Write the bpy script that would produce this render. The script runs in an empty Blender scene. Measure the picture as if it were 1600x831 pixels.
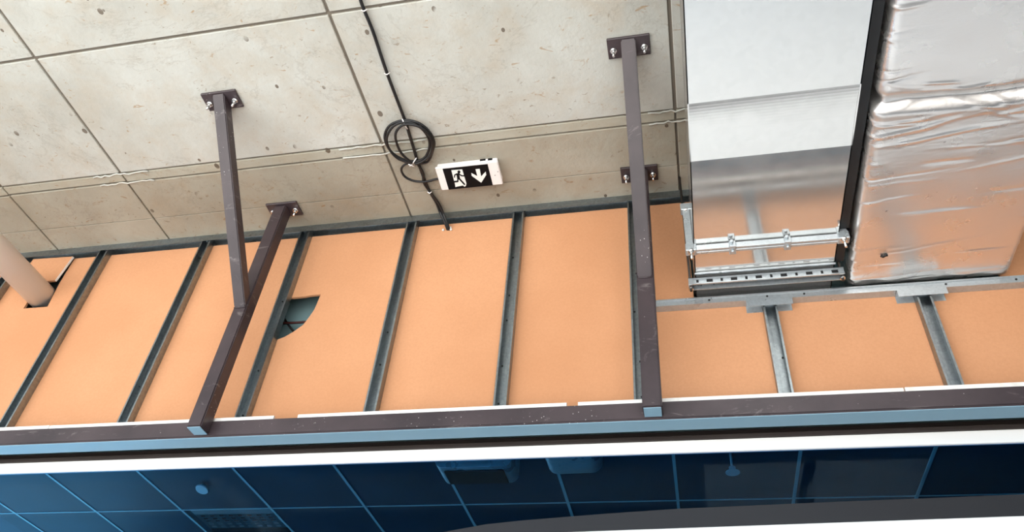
import bpy, bmesh, math, random
from mathutils import Vector, Matrix, noise

random.seed(7)
SC = bpy.context.scene
COL = SC.collection
ZC = 1.6                      # eye height; builders below take heights relative to the eye
H = 2.9                       # slab soffit above the eye (4.5 m above the floor)

# ------------------------------------------------------------------ camera
PITCH, ROLL, YAW, FPX = 0.7288346, 0.09926487, -0.26542634, 1221.353
def make_camera():
    cy, sy, cp, sp = math.cos(YAW), math.sin(YAW), math.cos(PITCH), math.sin(PITCH)
    fwd = Vector((sy*cp, cy*cp, sp)); right = Vector((cy, -sy, 0)); up = right.cross(fwd)
    r2 = right*math.cos(ROLL) + up*math.sin(ROLL)
    u2 = -right*math.sin(ROLL) + up*math.cos(ROLL)
    m = Matrix((r2, u2, -fwd)).transposed().to_4x4()
    m.translation = Vector((0, 0, ZC))
    cd = bpy.data.cameras.new('camera'); cd.sensor_width = 36.0; cd.lens = FPX*36.0/1600.0
    cd.clip_start = 0.05; cd.clip_end = 300
    co = bpy.data.objects.new('camera', cd); COL.objects.link(co); co.matrix_world = m
    SC.camera = co
make_camera()

# ------------------------------------------------------------------ light
world = bpy.data.worlds.new('daylight_sky'); SC.world = world; world.use_nodes = True
bg = world.node_tree.nodes['Background']
bg.inputs['Color'].default_value = (0.62, 0.80, 1.0, 1); bg.inputs['Strength'].default_value = 1.3
sd = bpy.data.lights.new('sun', 'SUN'); sd.energy = 14.0; sd.angle = math.radians(1.0); sd.color = (1.0, 0.97, 0.92)
so = bpy.data.objects.new('sun', sd); COL.objects.link(so)
so.rotation_euler = Vector((0.25, 1.0, -2.8)).to_track_quat('-Z', 'Y').to_euler()
so.location = (0, -12, 12)
SC.view_settings.view_transform = 'Standard'; SC.view_settings.look = 'None'
SC.view_settings.gamma = 1.0; SC.view_settings.use_curve_mapping = False
SC.view_settings.exposure = 0.66

# ------------------------------------------------------------------ materials
def mat(name, color=(.5, .5, .5), rough=.6, metal=0.0, spec=.5):
    m = bpy.data.materials.new(name); m.use_nodes = True
    b = m.node_tree.nodes['Principled BSDF']
    b.inputs['Base Color'].default_value = (*color, 1); b.inputs['Roughness'].default_value = rough
    b.inputs['Metallic'].default_value = metal; b.inputs['Specular IOR Level'].default_value = spec
    return m
class NT:
    def __init__(s, m): s.t = m.node_tree; s.b = s.t.nodes['Principled BSDF']
    def n(s, kind, **kw):
        nd = s.t.nodes.new(kind)
        for k, v in kw.items():
            if k in nd.inputs.keys(): nd.inputs[k].default_value = v
            else: setattr(nd, k, v)
        return nd
    def l(s, a, b): s.t.links.new(a, b)
    def pos(s, scale=(1, 1, 1)):
        g = s.n('ShaderNodeNewGeometry'); mp = s.n('ShaderNodeMapping'); mp.inputs['Scale'].default_value = scale
        s.l(g.outputs['Position'], mp.inputs['Vector']); return mp.outputs['Vector']
    def noise(s, vec, scale, detail=4, rough=.6, dist=0.0):
        nd = s.n('ShaderNodeTexNoise', Scale=scale, Detail=detail, Roughness=rough, Distortion=dist)
        s.l(vec, nd.inputs['Vector']); return nd.outputs['Fac']
    def ramp(s, fac, stops):
        r = s.n('ShaderNodeValToRGB'); e = r.color_ramp.elements
        while len(e) < len(stops): e.new(.5)
        for el, (p, c) in zip(e, stops):
            el.position = p; el.color = (*c, 1) if len(c) == 3 else c
        s.l(fac, r.inputs['Fac']); return r.outputs['Color']
    def mix(s, fac, a, b, mode='MIX'):
        m = s.n('ShaderNodeMix', data_type='RGBA', blend_type=mode)
        for sock, v in ((m.inputs[0], fac), (m.inputs[6], a), (m.inputs[7], b)):
            if isinstance(v, bpy.types.NodeSocket): s.l(v, sock)
            elif isinstance(v, tuple): sock.default_value = (*v, 1)
            else: sock.default_value = v
        return m.outputs[2]
    def bump(s, h, strength=.3, dist=.01):
        b = s.n('ShaderNodeBump', Strength=strength, Distance=dist); s.l(h, b.inputs['Height'])
        s.l(b.outputs['Normal'], s.b.inputs['Normal'])
    def color(s, c): s.l(c, s.b.inputs['Base Color'])
    def rough(s, c): s.l(c, s.b.inputs['Roughness'])
W = (1, 1, 1); K = (0, 0, 0)

def concrete_mat(name='cast_concrete', tone=(1, 1, 1)):
    m = mat(name, rough=.85); t = NT(m); p = t.pos()
    c = t.ramp(t.noise(p, 1.3, 6, .6), [(.30, (.38, .365, .32)), (.50, (.51, .51, .465)), (.72, (.62, .635, .60))])
    cloud = t.noise(p, 5, 5, .65, .6)
    c = t.mix(t.ramp(cloud, [(.45, K), (.75, (.5, .5, .5))]), c, (.46, .38, .28))
    rust = t.noise(t.pos((1.0, 1.7, 1)), 17, 3, .6, 1.2)
    c = t.mix(t.ramp(rust, [(.645, K), (.73, (.7, .7, .7))]), c, (.36, .22, .10))
    v = t.n('ShaderNodeTexVoronoi', Scale=11.0, Randomness=1.0); t.l(t.pos((1.0, .75, 1)), v.inputs['Vector'])
    sz = t.noise(p, 6.0, 2)
    mm = t.n('ShaderNodeMath', operation='MULTIPLY'); t.l(sz, mm.inputs[0]); mm.inputs[1].default_value = .23
    lt = t.n('ShaderNodeMath', operation='LESS_THAN'); t.l(v.outputs['Distance'], lt.inputs[0]); t.l(mm.outputs[0], lt.inputs[1])
    gate = t.ramp(t.noise(p, 3.1, 3, .6), [(.50, K), (.56, W)])
    pore = t.mix(1.0, lt.outputs[0], gate, 'MULTIPLY')
    c = t.mix(pore, c, (.17, .14, .11))
    sp = t.noise(t.pos((1.0, 1.3, 1)), 34, 3, .55, .8)
    g2 = t.ramp(t.noise(p, 2.2, 3, .6), [(.42, K), (.60, W)])
    c = t.mix(t.mix(1.0, t.ramp(sp, [(.65, K), (.71, (.75, .75, .75))]), g2, 'MULTIPLY'), c, (.25, .19, .13))
    vein = t.noise(t.pos((.8, 1.0, 1)), 1.3, 8, .66, .4)
    c = t.mix(t.ramp(vein, [(.492, K), (.499, (.30, .30, .30)), (.506, K)]), c, (.27, .24, .20))
    if tone != (1, 1, 1): c = t.mix(1.0, c, tone, 'MULTIPLY')
    t.color(c)
    t.bump(t.mix(.15, t.noise(p, 40, 5, .7), cloud), .25, .01)
    return m
def board_mat():
    m = mat('salmon_gypsum_paper', rough=.9, spec=.2); t = NT(m); p = t.pos()
    c = t.ramp(t.noise(t.pos((1, 1, 1)), 1.2, 3), [(.3, (.55, .262, .130)), (.7, (.64, .322, .170))])
    c = t.mix(t.ramp(t.noise(p, 90, 3, .7), [(.35, K), (.8, (.35, .35, .35))]), c, (.46, .21, .10))
    t.color(c); return m
def galv_mat(name, base, rough, scale=60, metal=1.0, vary=.25, stretch=(1, 1, 1)):
    m = mat(name, base, rough, metal); t = NT(m); p = t.pos(stretch)
    v = t.n('ShaderNodeTexVoronoi', Scale=scale); t.l(p, v.inputs['Vector'])
    dk = tuple(x*(1-vary) for x in base)
    c = t.mix(v.outputs['Color'], base, dk); t.color(c)
    n = t.noise(t.pos(), 7, 4)
    t.rough(t.ramp(n, [(.3, (rough*.75,)*3), (.75, (rough*1.45,)*3)]))
    return m
def paint_mat():
    m = mat('brown_primer_paint', (.075, .052, .055), .38); t = NT(m); p = t.pos()
    c = t.ramp(t.noise(p, 4, 4), [(.3, (.032, .022, .026)), (.7, (.060, .042, .046))])
    sm = t.noise(t.pos((1.0, 1.0, 2.2)), 5.5, 5, .7, 1.5)
    c = t.mix(t.ramp(sm, [(.60, K), (.76, (.45, .45, .45))]), c, (.42, .38, .36))
    v = t.n('ShaderNodeTexVoronoi', Scale=55.0); t.l(p, v.inputs['Vector'])
    lt = t.n('ShaderNodeMath', operation='LESS_THAN'); t.l(v.outputs['Distance'], lt.inputs[0]); lt.inputs[1].default_value = .10
    g = t.ramp(t.noise(p, 3.3, 2), [(.55, K), (.62, (.8, .8, .8))])
    c = t.mix(t.mix(1.0, lt.outputs[0], g, 'MULTIPLY'), c, (.6, .58, .55))
    t.color(c); t.bump(t.noise(p, 120, 3), .05, .002)
    return m
def foil_mat(name='aluminium_foil_wrap', bump=.10):
    m = mat(name, (.84, .80, .77), .28, .86); t = NT(m)
    a = t.noise(t.pos((5, 16, 9)), 2.2, 6, .62, 1.4)
    b = t.noise(t.pos((1.2, 7, 4)), 3.0, 4, .6, .8)
    rd = t.n('ShaderNodeMath', operation='ABSOLUTE')
    s = t.n('ShaderNodeMath', operation='SUBTRACT'); t.l(b, s.inputs[0]); s.inputs[1].default_value = .5
    t.l(s.outputs[0], rd.inputs[0])
    h = t.mix(.6, a, rd.outputs[0])
    t.bump(h, bump, .02)
    t.rough(t.ramp(t.noise(t.pos(), 6, 3), [(.3, (.24,)*3), (.7, (.36,)*3)]))
    return m
def tile_mat():
    m = mat('dark_ceiling_tile', (.010, .040, .065), .55, spec=.3); t = NT(m)
    t.color(t.ramp(t.noise(t.pos(), 2.5, 4), [(.3, (.003, .034, .066)), (.7, (.005, .054, .096))])); return m
def floor_mat():
    m = mat('dusty_floor_screed', rough=.8); t = NT(m)
    t.color(t.ramp(t.noise(t.pos(), 1.0, 6), [(.3, (.15, .15, .155)), (.7, (.21, .21, .215))])); return m
def glass_mat():
    m = bpy.data.materials.new('window_glass'); m.use_nodes = True; nt = m.node_tree
    nt.nodes.clear(); o = nt.nodes.new('ShaderNodeOutputMaterial')
    tr = nt.nodes.new('ShaderNodeBsdfTransparent'); tr.inputs[0].default_value = (.32, .60, .80, 1)
    gl = nt.nodes.new('ShaderNodeBsdfGlossy'); gl.inputs['Roughness'].default_value = .015; gl.inputs[0].default_value = (.75, .9, 1, 1)
    lw = nt.nodes.new('ShaderNodeLayerWeight'); lw.inputs[0].default_value = .5
    pw = nt.nodes.new('ShaderNodeMath'); pw.operation = 'POWER'; pw.inputs[1].default_value = 5.0
    fr = nt.nodes.new('ShaderNodeMath'); fr.operation = 'MULTIPLY_ADD'; fr.inputs[1].default_value = .9; fr.inputs[2].default_value = .006
    nt.links.new(lw.outputs['Facing'], pw.inputs[0]); nt.links.new(pw.outputs[0], fr.inputs[0])
    mx = nt.nodes.new('ShaderNodeMixShader')
    nt.links.new(fr.outputs[0], mx.inputs[0]); nt.links.new(tr.outputs[0], mx.inputs[1]); nt.links.new(gl.outputs[0], mx.inputs[2])
    nt.links.new(mx.outputs[0], o.inputs[0]); return m
def edge_mat():
    m = mat('gypsum_white', (.82, .80, .76), .9); t = NT(m)
    t.color(t.ramp(t.noise(t.pos(), 30, 4), [(.3, (.70, .67, .62)), (.6, (.86, .84, .80))])); return m

JOINT = mat('grimy_joint_mortar', (.20, .17, .135), .95)
CONC = concrete_mat(); CONCS = concrete_mat('strip_concrete', (.80, .76, .68)); CONCB = concrete_mat('brown_concrete', (.70, .64, .56)); BOARD = board_mat(); PAINT = paint_mat(); FOIL = foil_mat(); FOILC = foil_mat('crumpled_foil', .8); FOILC.node_tree.nodes['Principled BSDF'].inputs['Metallic'].default_value = .45; TILE = tile_mat()
DUCT = galv_mat('galvanised_duct_sheet', (.76, .75, .73), .11, 45, vary=.06, metal=.82)
GALV = galv_mat('galvanised_stud_steel', (.34, .38, .40), .36, 90, vary=.25)
ZINC = galv_mat('bright_zinc_profile', (.54, .59, .62), .32, 120, vary=.15, metal=.6)
FLOORM = floor_mat(); GLASS = glass_mat(); GYP = edge_mat()
WHITE = mat('white_paint', (.86, .86, .85), .6)
PLASTIC = mat('white_plastic', (.86, .82, .80), .4)
PVC = mat('white_pvc', (.90, .95, .96), .35)
BLACK = mat('black_rubber', (.008, .008, .009), .5)
DARK = mat('dark_steel', (.030, .022, .020), .5)
DARKW = mat('charcoal_wall', (.020, .022, .028), .8)
SIGNK = mat('sign_black', (.004, .004, .005), .5, spec=.15)
SIGNW = mat('sign_white', (.85, .87, .84), .4)
CHROME = mat('bolt_steel', (.75, .75, .74), .25, 1.0)
TEAL = mat('grey_green_board', (.16, .25, .26), .85)
GRID = mat('grid_bar_paint', (.55, .72, .74), .45)
DIMW = mat('raw_render_wall', (.22, .21, .20), .9)
TRAYM = mat('pale_tray_paint', (.85, .90, .90), .4)
SKYLIT = mat('painted_sky_light', (.25, .40, .50), .35)  # pale sky light on downward faces, put into the colour
FILM = mat('grey_film', (.008, .0085, .012), .6)
RODM = mat('blackened_rod', (.05, .04, .035), .5, .6)

# ------------------------------------------------------------------ builders
WLOC = {}
def tag(o, label=None, cat=None, group=None, kind=None):
    if label: o['label'] = label
    if cat: o['category'] = cat
    if group: o['group'] = group
    if kind: o['kind'] = kind
    return o
def empty(name, loc, label=None, cat=None, group=None, kind=None):
    o = bpy.data.objects.new(name, None); COL.objects.link(o)
    o.empty_display_size = .05
    w = Vector((loc[0], loc[1], loc[2]+ZC)); o.location = w; WLOC[o] = w
    return tag(o, label, cat, group, kind)
def place(name, mesh, center, parent):
    o = bpy.data.objects.new(name, mesh); COL.objects.link(o)
    WLOC[o] = Vector(center)
    if parent is not None:
        o.parent = parent; o.location = Vector(center) - WLOC[parent]
    else: o.location = center
    return o
class MB:
    def __init__(s): s.v = []; s.f = []; s.sm = []
    def add(s, vs, fs, smooth=False):
        b = len(s.v); s.v += [Vector(p) for p in vs]
        for f in fs: s.f.append([b+i for i in f]); s.sm.append(smooth)
        return s
    def box(s, x0, x1, y0, y1, z0, z1):
        return s.add([(x0,y0,z0),(x1,y0,z0),(x1,y1,z0),(x0,y1,z0),(x0,y0,z1),(x1,y0,z1),(x1,y1,z1),(x0,y1,z1)],
                     [(3,2,1,0),(4,5,6,7),(0,1,5,4),(1,2,6,5),(2,3,7,6),(3,0,4,7)])
    def prism(s, poly, axis, a, b):
        n = len(poly)
        def P(p, t):
            return {'x': (t, p[0], p[1]), 'y': (p[0], t, p[1]), 'z': (p[0], p[1], t)}[axis]
        return s.add([P(p, a) for p in poly]+[P(p, b) for p in poly],
                     [tuple(range(n))[::-1], tuple(range(n, 2*n))]+[(i, (i+1) % n, n+(i+1) % n, n+i) for i in range(n)])
    def bar(s, p0, p1, u, v):
        p0, p1, u, v = map(Vector, (p0, p1, u, v))
        q = [(-1,-1),(1,-1),(1,1),(-1,1)]
        return s.add([p0+u*a+v*b for a, b in q]+[p1+u*a+v*b for a, b in q],
                     [(3,2,1,0),(4,5,6,7),(0,1,5,4),(1,2,6,5),(2,3,7,6),(3,0,4,7)])
    def cyl(s, p0, p1, r, n=16, r1=None, smooth=True):
        p0, p1 = Vector(p0), Vector(p1); d = (p1-p0).normalized(); a = d.orthogonal().normalized(); b = d.cross(a)
        r1 = r if r1 is None else r1
        vs = [p0+(a*math.cos(t)+b*math.sin(t))*r for t in [2*math.pi*i/n for i in range(n)]]
        vs += [p1+(a*math.cos(t)+b*math.sin(t))*r1 for t in [2*math.pi*i/n for i in range(n)]]
        k = len(s.v)
        s.add(vs, [(i, (i+1) % n, n+(i+1) % n, n+i) for i in range(n)], smooth)
        s.f += [[k+i for i in range(n)][::-1], [k+n+i for i in range(n)]]; s.sm += [False, False]
        return s
    def tube(s, pts, r, n=8, closed=False):
        pts = [Vector(p) for p in pts]; m = len(pts); base = len(s.v); up = None
        for i, p in enumerate(pts):
            d = (pts[min(i+1, m-1)]-pts[max(i-1, 0)]).normalized()
            a = d.orthogonal().normalized() if up is None else (up - d*up.dot(d)).normalized()
            up = a; b = d.cross(a)
            s.v += [p+(a*math.cos(2*math.pi*k/n)+b*math.sin(2*math.pi*k/n))*r for k in range(n)]
        for i in range(m-1):
            for k in range(n):
                s.f.append([base+i*n+k, base+i*n+(k+1) % n, base+(i+1)*n+(k+1) % n, base+(i+1)*n+k]); s.sm.append(True)
        s.f += [[base+k for k in range(n)][::-1], [base+(m-1)*n+k for k in range(n)]]; s.sm += [False, False]
        return s
    def mesh(s, name, material, bevel=0.0, seg=1):
        lo = Vector([min(v[i] for v in s.v) for i in range(3)]); hi = Vector([max(v[i] for v in s.v) for i in range(3)])
        c = (lo+hi)/2
        me = bpy.data.meshes.new(name); me.from_pydata([tuple(v-c) for v in s.v], [], s.f)
        for p, f in zip(me.polygons, s.sm): p.use_smooth = f
        bm = bmesh.new(); bm.from_mesh(me); bmesh.ops.recalc_face_normals(bm, faces=bm.faces)
        if bevel > 0:
            es = [e for e in bm.edges if len(e.link_faces) == 2 and e.calc_face_angle(0) > .6]
            bmesh.ops.bevel(bm, geom=es, offset=bevel, segments=seg, affect='EDGES', clamp_overlap=True)
        bm.to_mesh(me); bm.free(); me.materials.append(material); me.update()
        return me, c+Vector((0, 0, ZC))
    def build(s, name, material, parent=None, bevel=0.0, seg=1):
        me, c = s.mesh(name, material, bevel, seg)
        return place(name, me, c, parent)
def spline(pts, k=6):
    pts = [Vector(p) for p in pts]; out = []
    for i in range(len(pts)-1):
        p0, p1, p2, p3 = pts[max(i-1, 0)], pts[i], pts[i+1], pts[min(i+2, len(pts)-1)]
        for j in range(k):
            t = j/k
            out.append(.5*((2*p1)+(p2-p0)*t+(2*p0-5*p1+4*p2-p3)*t*t+(3*p1-p0-3*p2+p3)*t**3))
    return out+[pts[-1]]
def copies(me, name, centers, parent):
    return [place(name, me, Vector(c)+Vector((0, 0, ZC)), parent) for c in centers]

# ================================================================== SETTING
XL, XR, YB = -6.6, 6.0, -1.2
fl = tag(MB().box(XL, XR, YB, 9.0, -1.75, -1.6).build('floor', FLOORM), kind='structure')
gr = tag(MB().box(-60, 60, -70, 60, -1.95, -1.80).build('ground', mat('outdoor_paving', (.55, .54, .52), .9)), kind='structure')

# concrete soffit: a recessed slab with the formwork panels standing proud of the joints
ceil = empty('ceiling', (0, 0, H), kind='structure')
MB().box(XL, XR, YB, 2.95, H+.010, H+.25).build('slab', JOINT, ceil)
xs = [-6.58, -5.58, -4.16, -3.46, -2.735, -1.305, .084, 1.50, 2.92, 4.34]
ys = [-.65, .065, .775, 1.498, 2.196]
G = .0075
for i in range(len(xs)-1):
    for j in range(len(ys)-1):
        MB().box(xs[i]+G, xs[i+1]-G, ys[j]+G, ys[j+1]-G, H, H+.03).build('concrete_panel', CONC, ceil, .002)
    jx = random.uniform(-.004, .004)
    MB().box(xs[i]+G*.6, xs[i+1]-G*.6, ys[-1]+.004, 2.252+jx, H+.001, H+.03).build('concrete_strip', CONCS, ceil, .002)
    MB().box(xs[i]+G*.7, xs[i+1]-G*.7, 2.262+jx, 2.519, H-.001, H+.03).build('concrete_panel', CONCB, ceil, .002)
    MB().box(xs[i]+G*.7, xs[i+1]-G*.7, 2.522, 2.95, H-.001, H+.03).build('concrete_panel', CONCB, ceil, .0015)
# broken mortar fins where the joints cross the strip
for (cx, w) in ((-2.735, .16), (-1.305, .22), (.084, .12)):
    for yy in (2.199, 2.257):
        m = MB(); n = 14
        pts = []
        for k in range(n+1):
            x = cx-w+2*w*k/n
            pts.append((x, yy+random.uniform(-.006, .006), H-.001+random.uniform(-.004, .002)))
        m.tube(pts, .0045, 5).build('mortar_fin', CONC, ceil)

# wall of salmon plasterboards
wall = empty('wall_back', (0, 2.73, 1.6), kind='structure')
YF, YK = 2.73, 2.7425
def board(poly): return MB().prism(poly, 'y', YF, YK).build('plasterboard', BOARD, wall)
def rect(x0, x1, z0, z1): return [(x0, z0), (x1, z0), (x1, z1), (x0, z1)]
zb, zt = 1.605, 2.885
sx = [-4.60, -3.70, -3.15, -2.50, -1.906, -1.300, -.727, -.150, .404, 1.005, 1.62, 2.25]   # stud lines
g = .0015
board([(-4.3, zb), (-3.145-g, zb), (-3.145-g, zt), (-3.36, zt), (-3.36, 2.665), (-3.345, 2.50), (-3.50, 2.50), (-3.50, zt), (-4.3, zt)])
board(rect(-3.145+g, -1.90-g, zb, zt))
board([(-1.90+g, zb), (-.727-g, zb), (-.727-g, zt), (-1.90+g, zt), (-1.90+g, 2.429), (-1.80, 2.432), (-1.77, 2.436), (-1.718, 2.437),
       (-1.722, 2.39), (-1.727, 2.34), (-1.742, 2.295), (-1.762, 2.247), (-1.80, 2.21), (-1.839, 2.181), (-1.872, 2.167), (-1.90+g, 2.160)])
board(rect(-.727+g, -.150-g, zb, zt))
board(rect(-.150+g, 1.005-g, zb, 2.198)); board(rect(1.005+g, 2.25-g, zb, 2.198)); board(rect(2.25+g, 3.4, zb, 2.198))
board(rect(-.150+g, .10-g, 2.202, zt)); board(rect(.10+g, 1.325, 2.60, zt)); board(rect(1.325+g, 3.4, 2.202, zt))
# rear skin of the partition, seen through the broken hole, and dark cavity ends
MB().box(-4.6, 3.4, 2.86, 2.8725, 1.60, 2.9).build('rear_board', TEAL, wall)
MB().box(-4.6, 3.4, 2.845, 2.8595, 2.365, 2.390).build('rear_rail', TEAL, wall)
MB().box(-4.6, 3.4, 2.79, 2.8595, 1.60, 1.62).build('sole_plate', DARK, wall)
# wall ends beyond the view, plain plaster
tag(MB().box(-6.6, -4.3, 2.73, 2.88, -1.6, 2.9).build('wall_back_left', WHITE), kind='structure')
tag(MB().box(3.4, 6.0, 2.73, 2.88, -1.6, 2.9).build('wall_back_right', WHITE), kind='structure')
tag(MB().box(6.0, 6.2, YB, 9.0, -1.6, 3.1).build('wall_right', DIMW), kind='structure')
tag(MB().box(-6.75, -6.6, .9, 2.88, -1.6, 3.1).build('light_block_left', DIMW), kind='structure')  # unseen wall added to dim the left ceiling, kept short to light the pipe
tag(MB().box(2.2, 6.0, YB-.15, YB, -1.6, 2.9).build('light_block_right', DIMW), kind='structure')  # unseen wall added to cut daylight from behind on the right
tag(MB().prism([(-4.3, -1.6), (3.4, -1.6), (3.4, 1.290), (1.0, 1.235), (-.6, 1.196), (-4.3, 1.105)], 'y', 2.75, 2.86).build('wall_lower', WHITE, None, .003), kind='structure')

# strip window: white head, dark steel lip above it, one long pane
tag(MB().box(-4.3, 3.4, 2.748, 2.80, 1.560, 1.580).build('trim_1', DARK, None, .002), kind='structure')
win = empty('window_1', (0, 2.76, 1.222), kind='structure')
MB().box(-4.3, 3.4, 2.75, 2.768, 1.508, 1.559).build('window_head', WHITE, win, .002)
MB().box(-4.3, 3.4, 2.7600, 2.7660, 1.10, 1.508).build('pane', GLASS, win)
MB().prism([(-.93, 1.205), (-.8, 1.10), (3.4, 1.10), (3.4, 1.335), (1.12, 1.315), (.50, 1.300), (-.03, 1.285), (-.30, 1.270), (-.60, 1.250), (-.75, 1.236)], 'y', 2.7565, 2.7595).build('protective_film', FILM, win)

# room behind the glass: suspended ceiling of dark tiles in a pale grid
ZT = 1.95
ic = empty('ceiling_inner', (0, 4.0, ZT), kind='structure')
gx = [-.05-.603*k for k in range(-5, 9)]; gx.sort()
gy = [2.882, 3.485, 4.085, 4.685, 5.285, 5.885]
tile_me, _ = MB().box(-.2925, .2925, -.292, .292, -.006, .006).mesh('ceiling_tile', TILE)
for i in range(len(gx)-1):
    for j in range(len(gy)-1):
        cx, cy = (gx[i]+gx[i+1])/2, (gy[j]+gy[j+1])/2
        if abs(cx+2.76) < .2 and j == 2: continue
        place('ceiling_tile', tile_me, (cx, cy, ZT+.008+ZC), ic)
for x in gx:
    MB().box(x-.008, x+.008, gy[0], gy[-1], ZT-.001, ZT+.002).box(x-.001, x+.001, gy[0], gy[-1], ZT+.002, ZT+.035).build('grid_runner', GRID, ic)
for y in gy:
    for i in range(len(gx)-1):
        MB().box(gx[i]+.0085, gx[i+1]-.0085, y-.005, y+.005, ZT-.001, ZT+.002).build('grid_cross_bar', GRID, ic)
tag(MB().box(gx[0], 3.4, 5.885, 6.0, -1.6, 3.0).build('wall_inner_back', DARKW), kind='structure')
tag(MB().box(3.0, 3.1, 2.88, 5.885, -1.6, 3.0).build('wall_inner_side', DARKW), kind='structure')
tag(MB().box(gx[0], 3.0, 2.88, 5.885, 2.85, 2.95).build('ceiling_plenum', DARKW), kind='structure')

# ================================================================== STEEL BEAM AND BRACKETS
beam = MB().box(-4.29, 3.39, 2.58, 2.667, 1.555, 1.632).build('steel_beam', PAINT, None, .006, 3)
bb = MB().box(-4.285, 3.385, 2.586, 2.661, 1.5525, 1.5550).build('bottom_face', SKYLIT, beam); bb['label'] = 'beam underside with pale blue sky light painted on'  # thin face carrying the painted blue light of the underside
tag(beam, 'long brown painted steel box beam running below the salmon plasterboard wall', 'beam')

bolt_me, _ = MB().cyl((0, 0, -.045), (0, 0, .0), .005, 10).cyl((0, 0, -.016), (0, 0, -.006), .011, 6, smooth=False).cyl((0, 0, -.006), (0, 0, .0), .014, 14).mesh('bolt', CHROME)
def bracket(cx, w, sw, strut_x, plate_x, label):
    root = empty('steel_bracket', (cx, 2.545, 1.565), label, 'bracket', 'steel ceiling brackets')
    MB().box(cx-w, cx+w, 2.51, 2.5795, 1.565, H-.012).build('post', PAINT, root, .005, 2)
    ec = MB().box(cx-w+.004, cx+w-.004, 2.514, 2.5755, 1.5625, 1.565).build('end_face', SKYLIT, root); ec['label'] = 'post end with pale blue sky light painted on'  # same blue light painted on the cut end of the post
    for nm, px, py in (('post_plate', plate_x, 2.545), ('strut_plate', strut_x, 1.838)):
        p = MB().box(px-.088, px+.088, py-.048, py+.048, H-.012, H).build(nm, PAINT, root, .002)
        for s in (-1, 1):
            c = Vector((px+s*.064, py+.006, H-.012))
            o = place('bolt', bolt_me, c+Vector((0, 0, ZC-.0225)), p)
            o['label'] = 'shiny steel anchor bolt and nut'
    a, b = Vector((cx-.002, 2.511, 2.238)), Vector((strut_x, 1.838, H-.012))
    d = (b-a).normalized(); hw = sw; q = d.cross(Vector((1, 0, 0))).normalized()
    # tube mitred flat against the post and against the plate
    vs = []
    for (P, ax) in ((a, 'y'), (b, 'z')):
        for su, sv in ((-1, -1), (1, -1), (1, 1), (-1, 1)):
            c = P+Vector((su*hw, 0, 0))+q*sv*hw
            t = (P.y-c.y)/d.y if ax == 'y' else (P.z-c.z)/d.z
            vs.append(c+d*t)
    m = MB(); m.add(vs, [(3,2,1,0),(4,5,6,7),(0,1,5,4),(1,2,6,5),(2,3,7,6),(3,0,4,7)])
    m.build('strut', PAINT, root, .004, 2)
    z0 = min(v.z for v in vs[:4])
    MB().tube([(cx-hw, 2.509, z0), (cx, 2.5085, z0-.002), (cx+hw, 2.509, z0)], .004, 6).build('weld', PAINT, root)
    return root
bracket(-1.975, .034, .029, -1.968, -1.967, 'brown forked steel bracket standing left of the hole broken in the plasterboard')
bracket(-.099, .036, .030, -.091, -.103, 'brown forked steel bracket standing right beside the bare metal duct')

# strips of plasterboard on top of the beam
for (x0, x1, lab) in ((-4.29, -2.77, 'white plasterboard strip on the beam, leftmost piece below the white pipe'),
                      (-2.765, -1.672, 'white plasterboard strip on the beam passing behind the left bracket foot'),
                      (-1.562, -.430, 'white plasterboard strip on the beam midway between the two brackets'),
                      (-.385, .79, 'white plasterboard strip on the beam passing behind the right bracket foot'),
                      (.795, 3.39, 'white plasterboard strip on the beam, rightmost piece below the foil duct')):
    z1 = 1.6485 if x1 > .8 or x0 < -3 else 1.647
    tag(MB().box(x0, x1, 2.590, 2.6025, 1.632, z1+.003).build('plasterboard_strip', GYP), lab, 'strip', 'plasterboard strips on the beam')

# ================================================================== METAL STUDS, TRACKS
def c_section(x0, x1, yf, yb, t=.0016, lip=.008):
    return [(x0, yb), (x0, yf), (x0+lip, yf), (x0+lip, yf+t), (x0+t, yf+t), (x0+t, yb-t), (x1-t, yb-t), (x1-t, yf+t), (x1-lip, yf+t), (x1-lip, yf), (x1, yf), (x1, yb)]
screw_me, _ = MB().cyl((0, 0, 0), (0, -.003, 0), .0045, 8).mesh('screw', mat('black_screw', (.01, .01, .01), .5))
def stud(x0, z0, z1, label, w=.056):
    r = empty('metal_stud', (x0+w/2, 2.71, z0), label, 'stud', 'metal studs on the plasterboard wall')
    MB().prism(c_section(x0, x0+w, 2.690, 2.7295), 'z', z0, z1).build('channel', GALV, r)
    MB().box(x0+w*.40, x0+w*.46, 2.7265, 2.728, z0, z1).build('rib', GALV, r)
    MB().box(x0+w*.62, x0+w*.68, 2.7265, 2.728, z0, z1).build('rib', GALV, r)
    n = max(2, int((z1-z0)/.22))
    for k in range(n):
        z = z0+.12+(z1-z0-.2)*(k+random.uniform(-.2, .2))/n
        place('screw', screw_me, (x0+w*random.choice((.25, .52, .8)), 2.7265, z+ZC), r)
zs0, zs1 = 1.605, 2.893
for x0, lab in ((-3.750, 'galvanised stud at the far left edge, left of the white pipe'),
                (-3.170, 'galvanised stud just right of the white pipe'),
                (-2.522, 'galvanised stud between the white pipe and the left bracket'),
                (-1.929, 'galvanised stud along the left edge of the broken hole'),
                (-1.324, 'galvanised stud below the wall end of the black cable'),
                (-.754, 'galvanised stud below the exit sign, halfway between the brackets'),
                (-.176, 'galvanised stud partly behind the right bracket post')):
    stud(x0, zs0, zs1, lab)
stud(.376, zs0, 2.172, 'short galvanised stud below the bare metal duct')
stud(.975, zs0, 2.172, 'short galvanised stud below the foil wrapped duct')
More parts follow.
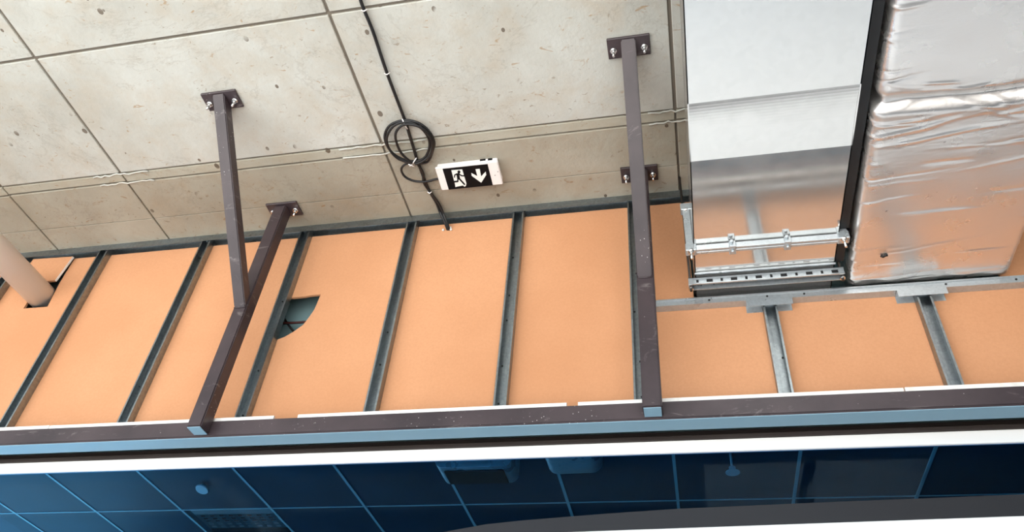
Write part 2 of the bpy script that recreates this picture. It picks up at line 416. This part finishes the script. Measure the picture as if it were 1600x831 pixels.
for x, lab in ((.404, 'short grey channel clip capping the stud below the bare duct'), (1.000, 'short grey channel clip capping the stud below the foil duct')):
    u = [(2.683, 2.143), (2.6846, 2.143), (2.6846, 2.1744), (2.7284, 2.1744), (2.7284, 2.143), (2.730, 2.143), (2.730, 2.176), (2.683, 2.176)]
    tag(MB().prism(u, 'x', x-.093, x+.093).build('channel_clip', ZINC), lab, 'clip', 'clips under the horizontal rail')

def u_track(y0, y1, z0, z1, t=.0018):   # open downward
    return [(y0, z0), (y0+t, z0), (y0+t, z1-t), (y1-t, z1-t), (y1-t, z0), (y1, z0), (y1, z1), (y0, z1)]
tag(MB().prism(u_track(2.683, 2.7298, H-.042, H), 'x', -4.3, .20).build('ceiling_track', GALV),
    'thin galvanised track fixed along the concrete ceiling above the studs', 'track')
c = [(2.7295, 2.181), (2.690, 2.181), (2.690, 2.188), (2.694, 2.191), (2.694, 2.207), (2.690, 2.210), (2.690, 2.217), (2.7295, 2.217)]
rail = empty('wall_rail', (1.6, 2.71, 2.181), 'horizontal galvanised channel running under both ducts across the wall', 'rail')
MB().prism(c, 'x', -.12, 3.39).build('channel', ZINC, rail)
for x in (.16, .40, .55, 1.1, 1.36):
    place('screw', screw_me, (x, 2.6925, 2.199+ZC), rail)
# dropped concrete edge and its track right of the ducts
tag(MB().box(1.42, 3.39, 2.52, 2.7295, 2.62, H-.002).build('trim_2', CONC, None, .004), kind='structure')
tag(MB().prism(u_track(2.683, 2.7298, 2.582, 2.6195), 'x', 1.42, 3.39).build('metal_track', GALV),
    'dark metal track at the right edge beside the foil duct', 'track')

# ================================================================== DUCTS
DX0, DX1, DZ0, DZ1 = .107, .668, 2.243, 2.463
duct = empty('metal_duct', (.39, .8, DZ0), 'bare galvanised rectangular duct running into the wall beside the right bracket', 'duct')
def sheet(y0, y1):
    t = .004
    m = MB(); nx = 6
    # underside: flat sheet, with two lapped strips that belly down towards their crisp edge
    yv = [y0+(y1-y0)*k/6 for k in range(7)]
    rows = []
    if y0 < 1.68 < 1.96 < y1:
        rows += [(y0+(1.68-y0)*k/4, 0) for k in range(5)]
        for k in range(1, 11):
            u = k/10; rows.append((1.68+.132*u, -.0120*(u-u*u/2)))
        for k in range(1, 11):
            u = k/10; rows.append((1.812+.128*u, -.006+.006*(.75*u+.25*u*u)))
        rows += [(1.94+(y1-1.94)*k/3, 0) for k in (1, 2, 3)]
    else: rows = [(y, 0) for y in yv]
    m.add([(DX0+(DX1-DX0)*i/nx, y, DZ0-d) for y, d in rows for i in range(nx+1)],
          [(j*(nx+1)+i, j*(nx+1)+i+1, (j+1)*(nx+1)+i+1, (j+1)*(nx+1)+i) for j in range(len(rows)-1) for i in range(nx)], False)
    m.box(DX0, DX0+t, y0, y1, DZ0, DZ1).box(DX1-t, DX1, y0, y1, DZ0, DZ1).box(DX0, DX1, y0, y1, DZ1-t, DZ1)
    return m
MB().box(DX0, DX1, .72, .95, DZ0, H-.006).build('duct_riser', DUCT, duct, .01)
sheet(.95, 1.15).build('duct_section', DUCT, duct)
sheet(1.15, 2.395).build('duct_section', DUCT, duct); sheet(2.40, 2.85).build('duct_section', DUCT, duct)
fl = MB()
for s, y0, y1 in ((0, 2.382, 2.3965), (1, 2.3985, 2.413)):
    fl.box(DX0-.004, DX1+.004, y0, y1, DZ0-.030, DZ0-.004)
    fl.box(DX0-.030, DX0-.001, y0, y1, DZ0+.002, DZ1).box(DX1+.001, DX1+.030, y0, y1, DZ0+.002, DZ1)
sf = MB().box(DX1+.0005, .705, .96, 2.375, DZ0+.014, DZ1).box(DX1+.0005, .705, 2.42, 2.57, DZ0+.014, DZ1).build('gap_shade', BLACK, duct); sf['label'] = 'black strip painting the deep shade in the gap beside the duct'  # solid black strip standing in for the shade between the ducts
flo = fl.build('joint_flange', ZINC, duct, .002)
for (x, z) in ((DX0-.012, DZ0-.012), (DX1+.012, DZ0-.012), (DX0-.016, DZ1+.006)):
    p = MB().box(x-.022, x+.022, 2.379, 2.416, z-.020, z+.020).build('flange_corner', ZINC, flo, .003)
    o = place('bolt', bolt_me, Vector((x, 2.39, z-.020+ZC-.018)), flo)
for x in (.258, .470):
    MB().box(x-.013, x+.013, 2.372, 2.423, DZ0-.036, DZ0-.006).cyl((x, 2.398, DZ0-.036), (x, 2.398, DZ0-.046), .007, 8).cyl((x-.003, 2.36, DZ0-.016), (x-.003, 2.374, DZ0-.016), .008, 8).build('flange_clamp', ZINC, flo, .002)
MB().box(DX0-.002, DX1+.002, 2.552, 2.562, DZ0-.010, DZ0-.003).build('stiffening_seam', ZINC, duct, .002)

# trapeze hanger of slotted channel with threaded rods
tz = empty('duct_hanger', (.385, 2.60, 2.197), 'slotted metal channel hanger on thin rods carrying the bare duct', 'hanger')
hx0, hx1, hy0, hy1, hz0, hz1 = .078, .700, 2.580, 2.618, 2.197, 2.236
MB().box(hx0, hx1, hy0, hy1, hz1-.003, hz1).box(hx0, hx1, hy1-.003, hy1, hz0, hz1).box(hx0, hx1, hy0, hy0+.003, hz1-.012, hz1)\
    .box(hx0, hx1, hy0, hy0+.003, hz0, hz0+.009).box(hx0, hx1, hy0-.003, hy0, hz0, hz0+.003).build('channel', ZINC, tz)
xx = hx0; k = 0
while xx < hx1-.01:
    w = .032
    MB().box(xx, min(xx+w, hx1), hy0, hy0+.003, hz0+.009, hz1-.012).build('web', ZINC, tz)
    xx += w+(.026 if k % 2 else .010); k += 1
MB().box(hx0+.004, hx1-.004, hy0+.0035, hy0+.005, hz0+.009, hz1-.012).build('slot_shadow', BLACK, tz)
for x in (hx0+.008, hx1-.008):
    MB().cyl((x, 2.600, hz0-.018), (x, 2.600, H), .0055, 10).build('threaded_rod', RODM, tz)
    MB().cyl((x, 2.600, hz0-.010), (x, 2.600, hz0), .011, 6, smooth=False).build('nut', CHROME, tz)

# foil wrapped duct: rounded wrap, creased, pinched at the taped joint, rolled in at the wall end
def foil_duct(name, x0, x1, z0, z1, y0, y1, r, ny, seed, pinch=None, end_roll=True, open_end=False):
    per = []
    nseg = 10
    cs = [(x1-r, z0+r, -math.pi/2), (x1-r, z1-r, 0), (x0+r, z1-r, math.pi/2), (x0+r, z0+r, math.pi)]
    for (cx, cz, a0) in cs:
        for k in range(nseg+1):
            a = a0+math.pi/2*k/nseg; per.append((cx+r*math.cos(a), cz+r*math.sin(a), math.cos(a), math.sin(a)))
    # resample the loop evenly
    full = []
    for i in range(len(per)):
        p, q = per[i], per[(i+1) % len(per)]; L = math.hypot(q[0]-p[0], q[1]-p[1]); n = max(1, int(L/.016))
        for k in range(n): full.append(tuple(p[j]+(q[j]-p[j])*k/n for j in range(4)))
    rnd = random.Random(int(seed*10)); arc = [0.0]
    for p, q in zip(full, full[1:]): arc.append(arc[-1]+math.hypot(q[0]-p[0], q[1]-p[1]))
    LT = arc[-1]
    creases = [(rnd.uniform(y0, y1), rnd.uniform(0, LT), rnd.uniform(-.22, .05), rnd.uniform(.06, .30), rnd.uniform(.004, .009), rnd.choice((1, 1, -.7))*rnd.uniform(.0012, .0042)) for _ in range(int(75*(y1-y0)))]
    if pinch is not None:
        creases += [(pinch+rnd.uniform(-.08, .10), rnd.uniform(0, LT), rnd.uniform(-.7, .5), rnd.uniform(.04, .10), .005, rnd.uniform(.002, .005)) for _ in range(36)]
    row_cr = []
    for j in range(ny+1):
        y = y0+(y1-y0)*j/ny; row_cr.append([c for c in creases if abs(y-c[0]) < abs(c[2])*c[3]+.04])
    N = len(full); m = MB(); vs = []; off = Vector((seed*3.1, seed*1.7, 0))
    for j in range(ny+1):
        y = y0+(y1-y0)*j/ny; d_end = y1-y
        for ii, (x, z, nx, nz) in enumerate(full):
            P = Vector((x, y, z))+off
            n3 = noise.noise(Vector((P.x*1.3, P.y*1.5, P.z*1.3)))
            n4 = noise.noise(Vector((P.x*4, P.y*7, P.z*4)))
            h = .009*n3+.0016*n4
            wig = .006*noise.noise(Vector((P.x*9, P.y*2, P.z*9)))
            for (yc, sc, kk, hl, ww, am) in row_cr[j]:
                ds = arc[ii]-sc
                if abs(ds) < hl:
                    dy = (y-yc-kk*ds+wig)/ww
                    if abs(dy) < 3: h += am*math.exp(-dy*dy)*(1-(ds/hl)**2)
            if pinch is not None:
                yc = pinch+.018*noise.noise(Vector((P.x*4, 0, P.z*4)))
                g = math.exp(-((y-yc)/.026)**2); h -= .026*g
                g2 = math.exp(-((y-yc-.035)/.03)**2); h += .006*g2
            if end_roll and d_end < .05:
                t = 1-d_end/.05; h -= .030*(1-math.sqrt(max(0, 1-t*t)))
                h += .004*noise.noise(Vector((P.x*20, P.y*50, P.z*20)))
            vs.append((x+nx*h, y, z+nz*h))
    fs = [(j*N+i, j*N+(i+1) % N, (j+1)*N+(i+1) % N, (j+1)*N+i) for j in range(ny) for i in range(N)]
    m.add(vs, fs, True)
    if not open_end: m.f.append([ny*N+i for i in range(N)]); m.sm.append(False)
    return m
fd = empty('insulated_duct', (1.0, 1.0, 2.222), 'large crinkled foil wrapped insulated duct at the right edge', 'duct')
foil_duct('w', .720, 1.352, 2.222, 2.56, 1.0, 2.716, .038, 430, 1.0, pinch=1.765).build('foil_wrap', FOIL, fd)
MB().box(.720, 1.352, .72, 1.03, 2.24, H-.006).build('wrapped_riser', FOIL, fd, .035, 4)
MB().box(.76, 1.27, 2.66, 2.85, 2.27, 2.51).build('inner_duct', DUCT, fd)
MB().tube([(.835, 2.515, 2.2215), (.842, 2.520, 2.2205), (.850, 2.513, 2.2205), (.858, 2.512, 2.2212)], .006, 6).build('tear', BLACK, fd)

# two small wrapped boxes hung under the dark tiles behind the window
def wrapped_box(x0, x1, y0, y1, z0, seed, label, r):
    e = empty('wrapped_box', ((x0+x1)/2, (y0+y1)/2, z0), label, 'box', 'foil boxes behind the window')
    w = foil_duct('w', x0, x1, z0, 1.943, y0, y1, r, 22, seed, end_roll=False)
    n = len(w.v)//23; w.f.append(list(range(n))); w.sm.append(False)
    w.build('foil_wrap', FOILC, e)
    return e
r1 = wrapped_box(-1.163, -.80, 3.255, 3.43, 1.752, 3.0, 'foil wrapped box with dark open underside hanging behind the window glass', .03)
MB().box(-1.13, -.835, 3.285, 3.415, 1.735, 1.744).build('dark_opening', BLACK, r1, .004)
wrapped_box(-.635, -.375, 3.20, 3.365, 1.752, 4.0, 'small closed crinkled foil bundle hanging behind the window glass', .05)

# ================================================================== PIPE AND LOOSE BOARD PIECE
pipe = empty('drain_pipe', (-3.43, 2.0, 2.58), 'thick white plastic pipe entering the wall at the left edge', 'pipe')
MB().cyl((-3.430, -.5, 2.585), (-3.430, 2.84, 2.585), .073, 40).build('pipe_barrel', PVC, pipe)
MB().cyl((-3.430, .50, 2.585), (-3.430, .62, 2.585), .080, 40).build('pipe_socket', PVC, pipe)
fp = MB().prism([(-3.62, 2.672), (-3.372, 2.672), (-3.350, 2.852), (-3.62, 2.86)], 'y', 2.705, 2.7175).build('board_offcut', BOARD)
tag(fp, 'loose salmon plasterboard offcut with a white cut edge behind the white pipe', 'offcut')
MB().prism([(-3.372, 2.672), (-3.3705, 2.672), (-3.3485, 2.852), (-3.350, 2.852)], 'y', 2.7055, 2.717).build('cut_edge', GYP, fp)

# cables in the broken hole
hc = empty('hidden_cable', (-1.85, 2.80, 2.25), 'dark cables with a small connector inside the broken hole', 'cable')
MB().tube(spline([(-2.20, 2.80, 2.60), (-2.00, 2.80, 2.437), (-1.93, 2.80, 2.36), (-1.87, 2.80, 2.29), (-1.80, 2.80, 2.22)]), .006, 8).build('cable', BLACK, hc)
MB().tube(spline([(-2.25, 2.795, 2.33), (-2.01, 2.795, 2.330), (-1.84, 2.795, 2.318), (-1.55, 2.795, 2.33)]), .006, 8).build('cable', mat('dark_red_sleeve', (.05, .008, .006), .5), hc)
MB().box(-1.965, -1.915, 2.775, 2.80, 2.315, 2.372).build('connector', BLACK, hc, .006, 2)
MB().box(-1.968, -1.935, 2.765, 2.775, 2.290, 2.312).build('connector_tip', PLASTIC, hc, .003)

# ================================================================== CABLE WITH COIL
zc = 2.889
def ceil_pts(pts, z=zc): return [(x, y, z) for x, y in pts]
cab = empty('black_cable', (-1.15, 2.2, zc), 'black cable with a tied coil running down the ceiling into the wall', 'cable')
main = [(-1.10, .2), (-1.128, 1.291), (-1.146, 1.454), (-1.142, 1.603), (-1.148, 1.81), (-1.146, 2.069), (-1.15, 2.155), (-1.155, 2.258), (-1.159, 2.311), (-1.158, 2.376), (-1.158, 2.458), (-1.153, 2.527), (-1.141, 2.598)]
MB().tube(spline(ceil_pts(main)+[(-1.136, 2.655, 2.880), (-1.122, 2.676, 2.852), (-1.108, 2.715, 2.825), (-1.106, 2.75, 2.815)]), .0075, 8).build('cable_run', BLACK, cab)
sec = [(-1.161, 2.32), (-1.149, 2.387), (-1.163, 2.448), (-1.146, 2.522), (-1.126, 2.60)]
MB().tube(spline(ceil_pts(sec, zc-.010)+[(-1.118, 2.658, 2.870), (-1.108, 2.678, 2.846), (-1.098, 2.715, 2.822), (-1.098, 2.75, 2.812)]), .0065, 8).build('cable_tail', BLACK, cab)
loops = [[(-1.147, 2.313), (-1.219, 2.288), (-1.264, 2.233), (-1.269, 2.147), (-1.222, 2.08), (-1.147, 2.06), (-1.086, 2.082), (-1.049, 2.132), (-1.039, 2.198), (-1.06, 2.252), (-1.101, 2.314), (-1.143, 2.323)],
         [(-1.187, 2.312), (-1.244, 2.27), (-1.266, 2.204), (-1.255, 2.14), (-1.199, 2.079), (-1.134, 2.066), (-1.084, 2.1), (-1.06, 2.158), (-1.067, 2.222), (-1.108, 2.284), (-1.17, 2.309)],
         [(-1.178, 2.308), (-1.212, 2.24), (-1.215, 2.164), (-1.198, 2.111), (-1.153, 2.077), (-1.102, 2.084), (-1.061, 2.121), (-1.046, 2.188), (-1.07, 2.26), (-1.121, 2.301), (-1.165, 2.315)]]
for i, lp in enumerate(loops):
    MB().tube(spline(ceil_pts(lp, zc-.012-.006*i)), .0065, 8).build('coil_loop', BLACK, cab)
MB().tube(spline(ceil_pts([(-1.169, 2.305), (-1.22, 2.317), (-1.249, 2.348), (-1.244, 2.395), (-1.206, 2.428), (-1.153, 2.44), (-1.10, 2.432), (-1.078, 2.43)], zc-.014)), .0060, 8).build('sign_lead', BLACK, cab)
def tie(pts): 
    o = MB().tube(pts, .0028, 6).build('cable_tie', PLASTIC, cab); o['label'] = 'white cable tie'
tie([(-1.150, 2.048, 2.872), (-1.146, 2.066, 2.868), (-1.143, 2.098, 2.868), (-1.143, 2.108, 2.874)])
tie([(-1.196, 2.325, 2.866), (-1.175, 2.307, 2.864), (-1.150, 2.280, 2.868)]); tie([(-1.200, 2.312, 2.866), (-1.184, 2.318, 2.862), (-1.176, 2.330, 2.866)])
tie([(-1.160, 2.508, 2.874), (-1.150, 2.513, 2.868), (-1.138, 2.509, 2.874)])
for y, x in ((1.50, -1.145), (1.81, -1.148)): tie([(x-.013, y, 2.892), (x, y, 2.880), (x+.013, y, 2.892)])
for dx, dz in ((-.022, -.004), (.012, .008), (.016, -.006)):
    MB().cyl((-1.104+dx, 2.729, 2.818+dz), (-1.104+dx*1.2, 2.722, 2.818+dz), .006, 6).build('torn_paper', GYP, cab)

# ================================================================== EXIT SIGN
sg = empty('exit_sign', (-.92, 2.42, H-.04), 'white exit sign with running figure and arrow on black, on the concrete ceiling', 'sign')
X0, X1, Y0, Y1 = -1.077, -.763, 2.352, 2.490
ZN, ZF = 2.866, 2.852
def zface(y): return ZN+(ZF-ZN)*(y-Y0)/(Y1-Y0)
MB().prism([(Y0+.004, H), (Y0+.004, ZN+.012), (Y1-.004, ZF+.012), (Y1-.004, H)], 'x', X0+.008, X1-.004).build('housing', PLASTIC, sg, .003, 2)
MB().prism([(Y0, ZN+.0115), (Y0, ZN), (Y1, ZF), (Y1, ZF+.0115)], 'x', X0, X1).build('cover', PLASTIC, sg, .004, 3)
lx0, lx1, ly0, ly1 = -1.040, -.814, 2.361, 2.487
def L(u, v, e=0): y = ly0+(ly1-ly0)*v; return Vector((lx0+(lx1-lx0)*u, y, zface(y)-.0004-e))
def flat(polys, e, name, material, parent, th=.0008):
    m = MB()
    for poly in polys:
        n = len(poly)
        m.add([L(u, v, e) for u, v in poly]+[L(u, v, e+th) for u, v in poly],
              [tuple(range(n)), tuple(range(n, 2*n))[::-1]]+[(i, (i+1) % n, n+(i+1) % n, n+i) for i in range(n)])
    return m.build(name, material, parent)
leg = flat([[(0, 0), (1, 0), (1, 1), (0, 1)]], 0, 'legend', SIGNK, sg)
flat([[(.185, .10), (.425, .115), (.432, .79), (.405, .90), (.37, .93), (.345, .86), (.165, .90), (.175, .80)]], .0010, 'door_symbol', SIGNW, leg)
def uvz(px, py):
    a, b = px-260, py-345; u = (a-95*b/345)/(820+95*77/345); return u, (b+77*u)/345
def stroke(pts, w):
    out = []
    for (a, b) in zip(pts, pts[1:]):
        d = Vector((b[0]-a[0], b[1]-a[1])).normalized(); n = Vector((-d.y, d.x))*w; d = d*w*.5
        out.append([uvz(a[0]-d.x+n.x, a[1]-d.y+n.y), uvz(b[0]+d.x+n.x, b[1]+d.y+n.y), uvz(b[0]+d.x-n.x, b[1]+d.y-n.y), uvz(a[0]-d.x-n.x, a[1]-d.y-n.y)])
    return out
man = [[uvz(560+28*math.cos(t*math.pi/6), 390+26*math.sin(t*math.pi/6)) for t in range(12)]]
man += stroke([(538, 425), (548, 500)], 26)
man += stroke([(520, 424), (480, 440), (472, 478)], 10)+stroke([(560, 425), (604, 452), (655, 455)], 10)
man += stroke([(560, 500), (655, 598)], 13)+stroke([(538, 500), (530, 546), (462, 552)], 13)
flat(man, .0022, 'running_figure', SIGNK, leg)
flat([[uvz(*p) for p in ((862, 348), (938, 343), (962, 466), (1046, 388), (1056, 440), (962, 570), (790, 456), (785, 410), (893, 462))]], .0010, 'arrow_symbol', SIGNW, leg)
MB().box(X1-.090, X1-.062, Y0+.001, Y0+.006, H-.014, H-.004).build('label_mark', SIGNK, sg)
MB().box(X1-.050, X1-.028, Y0+.001, Y0+.006, H-.016, H-.004).build('label_mark', SIGNK, sg)
for u, v in ((1.10, .55), (1.18, .40)):
    p = L(u, v); MB().cyl(p+Vector((0, 0, .001)), p-Vector((0, 0, .001)), .003, 8).build('indicator', mat('indicator_grey', (.35, .32, .3), .5), sg)

# ================================================================== BEHIND THE GLASS
dt = empty('ceiling_detector', (-2.746, 3.77, ZT-.05), 'small white round detector on the dark blue ceiling tiles', 'detector')
MB().cyl((-2.746, 3.775, ZT), (-2.746, 3.772, ZT-.022), .020, 24).build('detector_base', PLASTIC, dt)
MB().cyl((-2.746, 3.772, ZT-.022), (-2.746, 3.770, ZT-.030), .040, 32, .036).build('detector_disc', PLASTIC, dt)
pd = empty('pendant_sprinkler', (.225, 3.59, 1.84), 'small grey hanging sprinkler in the dark ceiling below the bare duct', 'sprinkler')
MB().cyl((.225, 3.585, ZT), (.225, 3.585, 1.875), .006, 10).build('drop_pipe', GRID, pd)
MB().cyl((.225, 3.585, 1.878), (.225, 3.585, 1.858), .016, 16).build('sprinkler_body', GRID, pd)
MB().cyl((.225, 3.585, 1.852), (.225, 3.585, 1.848), .034, 24).build('deflector_plate', GRID, pd)
# perforated tray seen through the missing tile
tr = empty('cable_tray', (-2.9, 5.0, 2.3), 'pale perforated cable tray seen through the gap of the missing tile', 'tray')
m = MB(); ty0, ty1 = 4.90, 5.12
for k in range(6):
    y = ty0+(ty1-ty0)*k/5; m.box(-4.6, -1.2, y-.008, y+.008, 2.298, 2.301)
MB.build(m, 'tray_strip', TRAYM, tr)
m = MB(); x = -4.6
while x < -1.2: m.box(x, x+.035, ty0, ty1, 2.2985, 2.3005); x += .075
m.build('tray_cross_web', TRAYM, tr)
MB().box(-4.6, -1.2, ty0-.009, ty0-.006, 2.298, 2.35).build('tray_side', TRAYM, tr); MB().box(-4.6, -1.2, ty1+.006, ty1+.009, 2.298, 2.35).build('tray_side', TRAYM, tr)
for x in (-4.2, -1.6): MB().cyl((x, 5.01, 2.30), (x, 5.01, 2.848), .005, 8).build('tray_rod', RODM, tr)
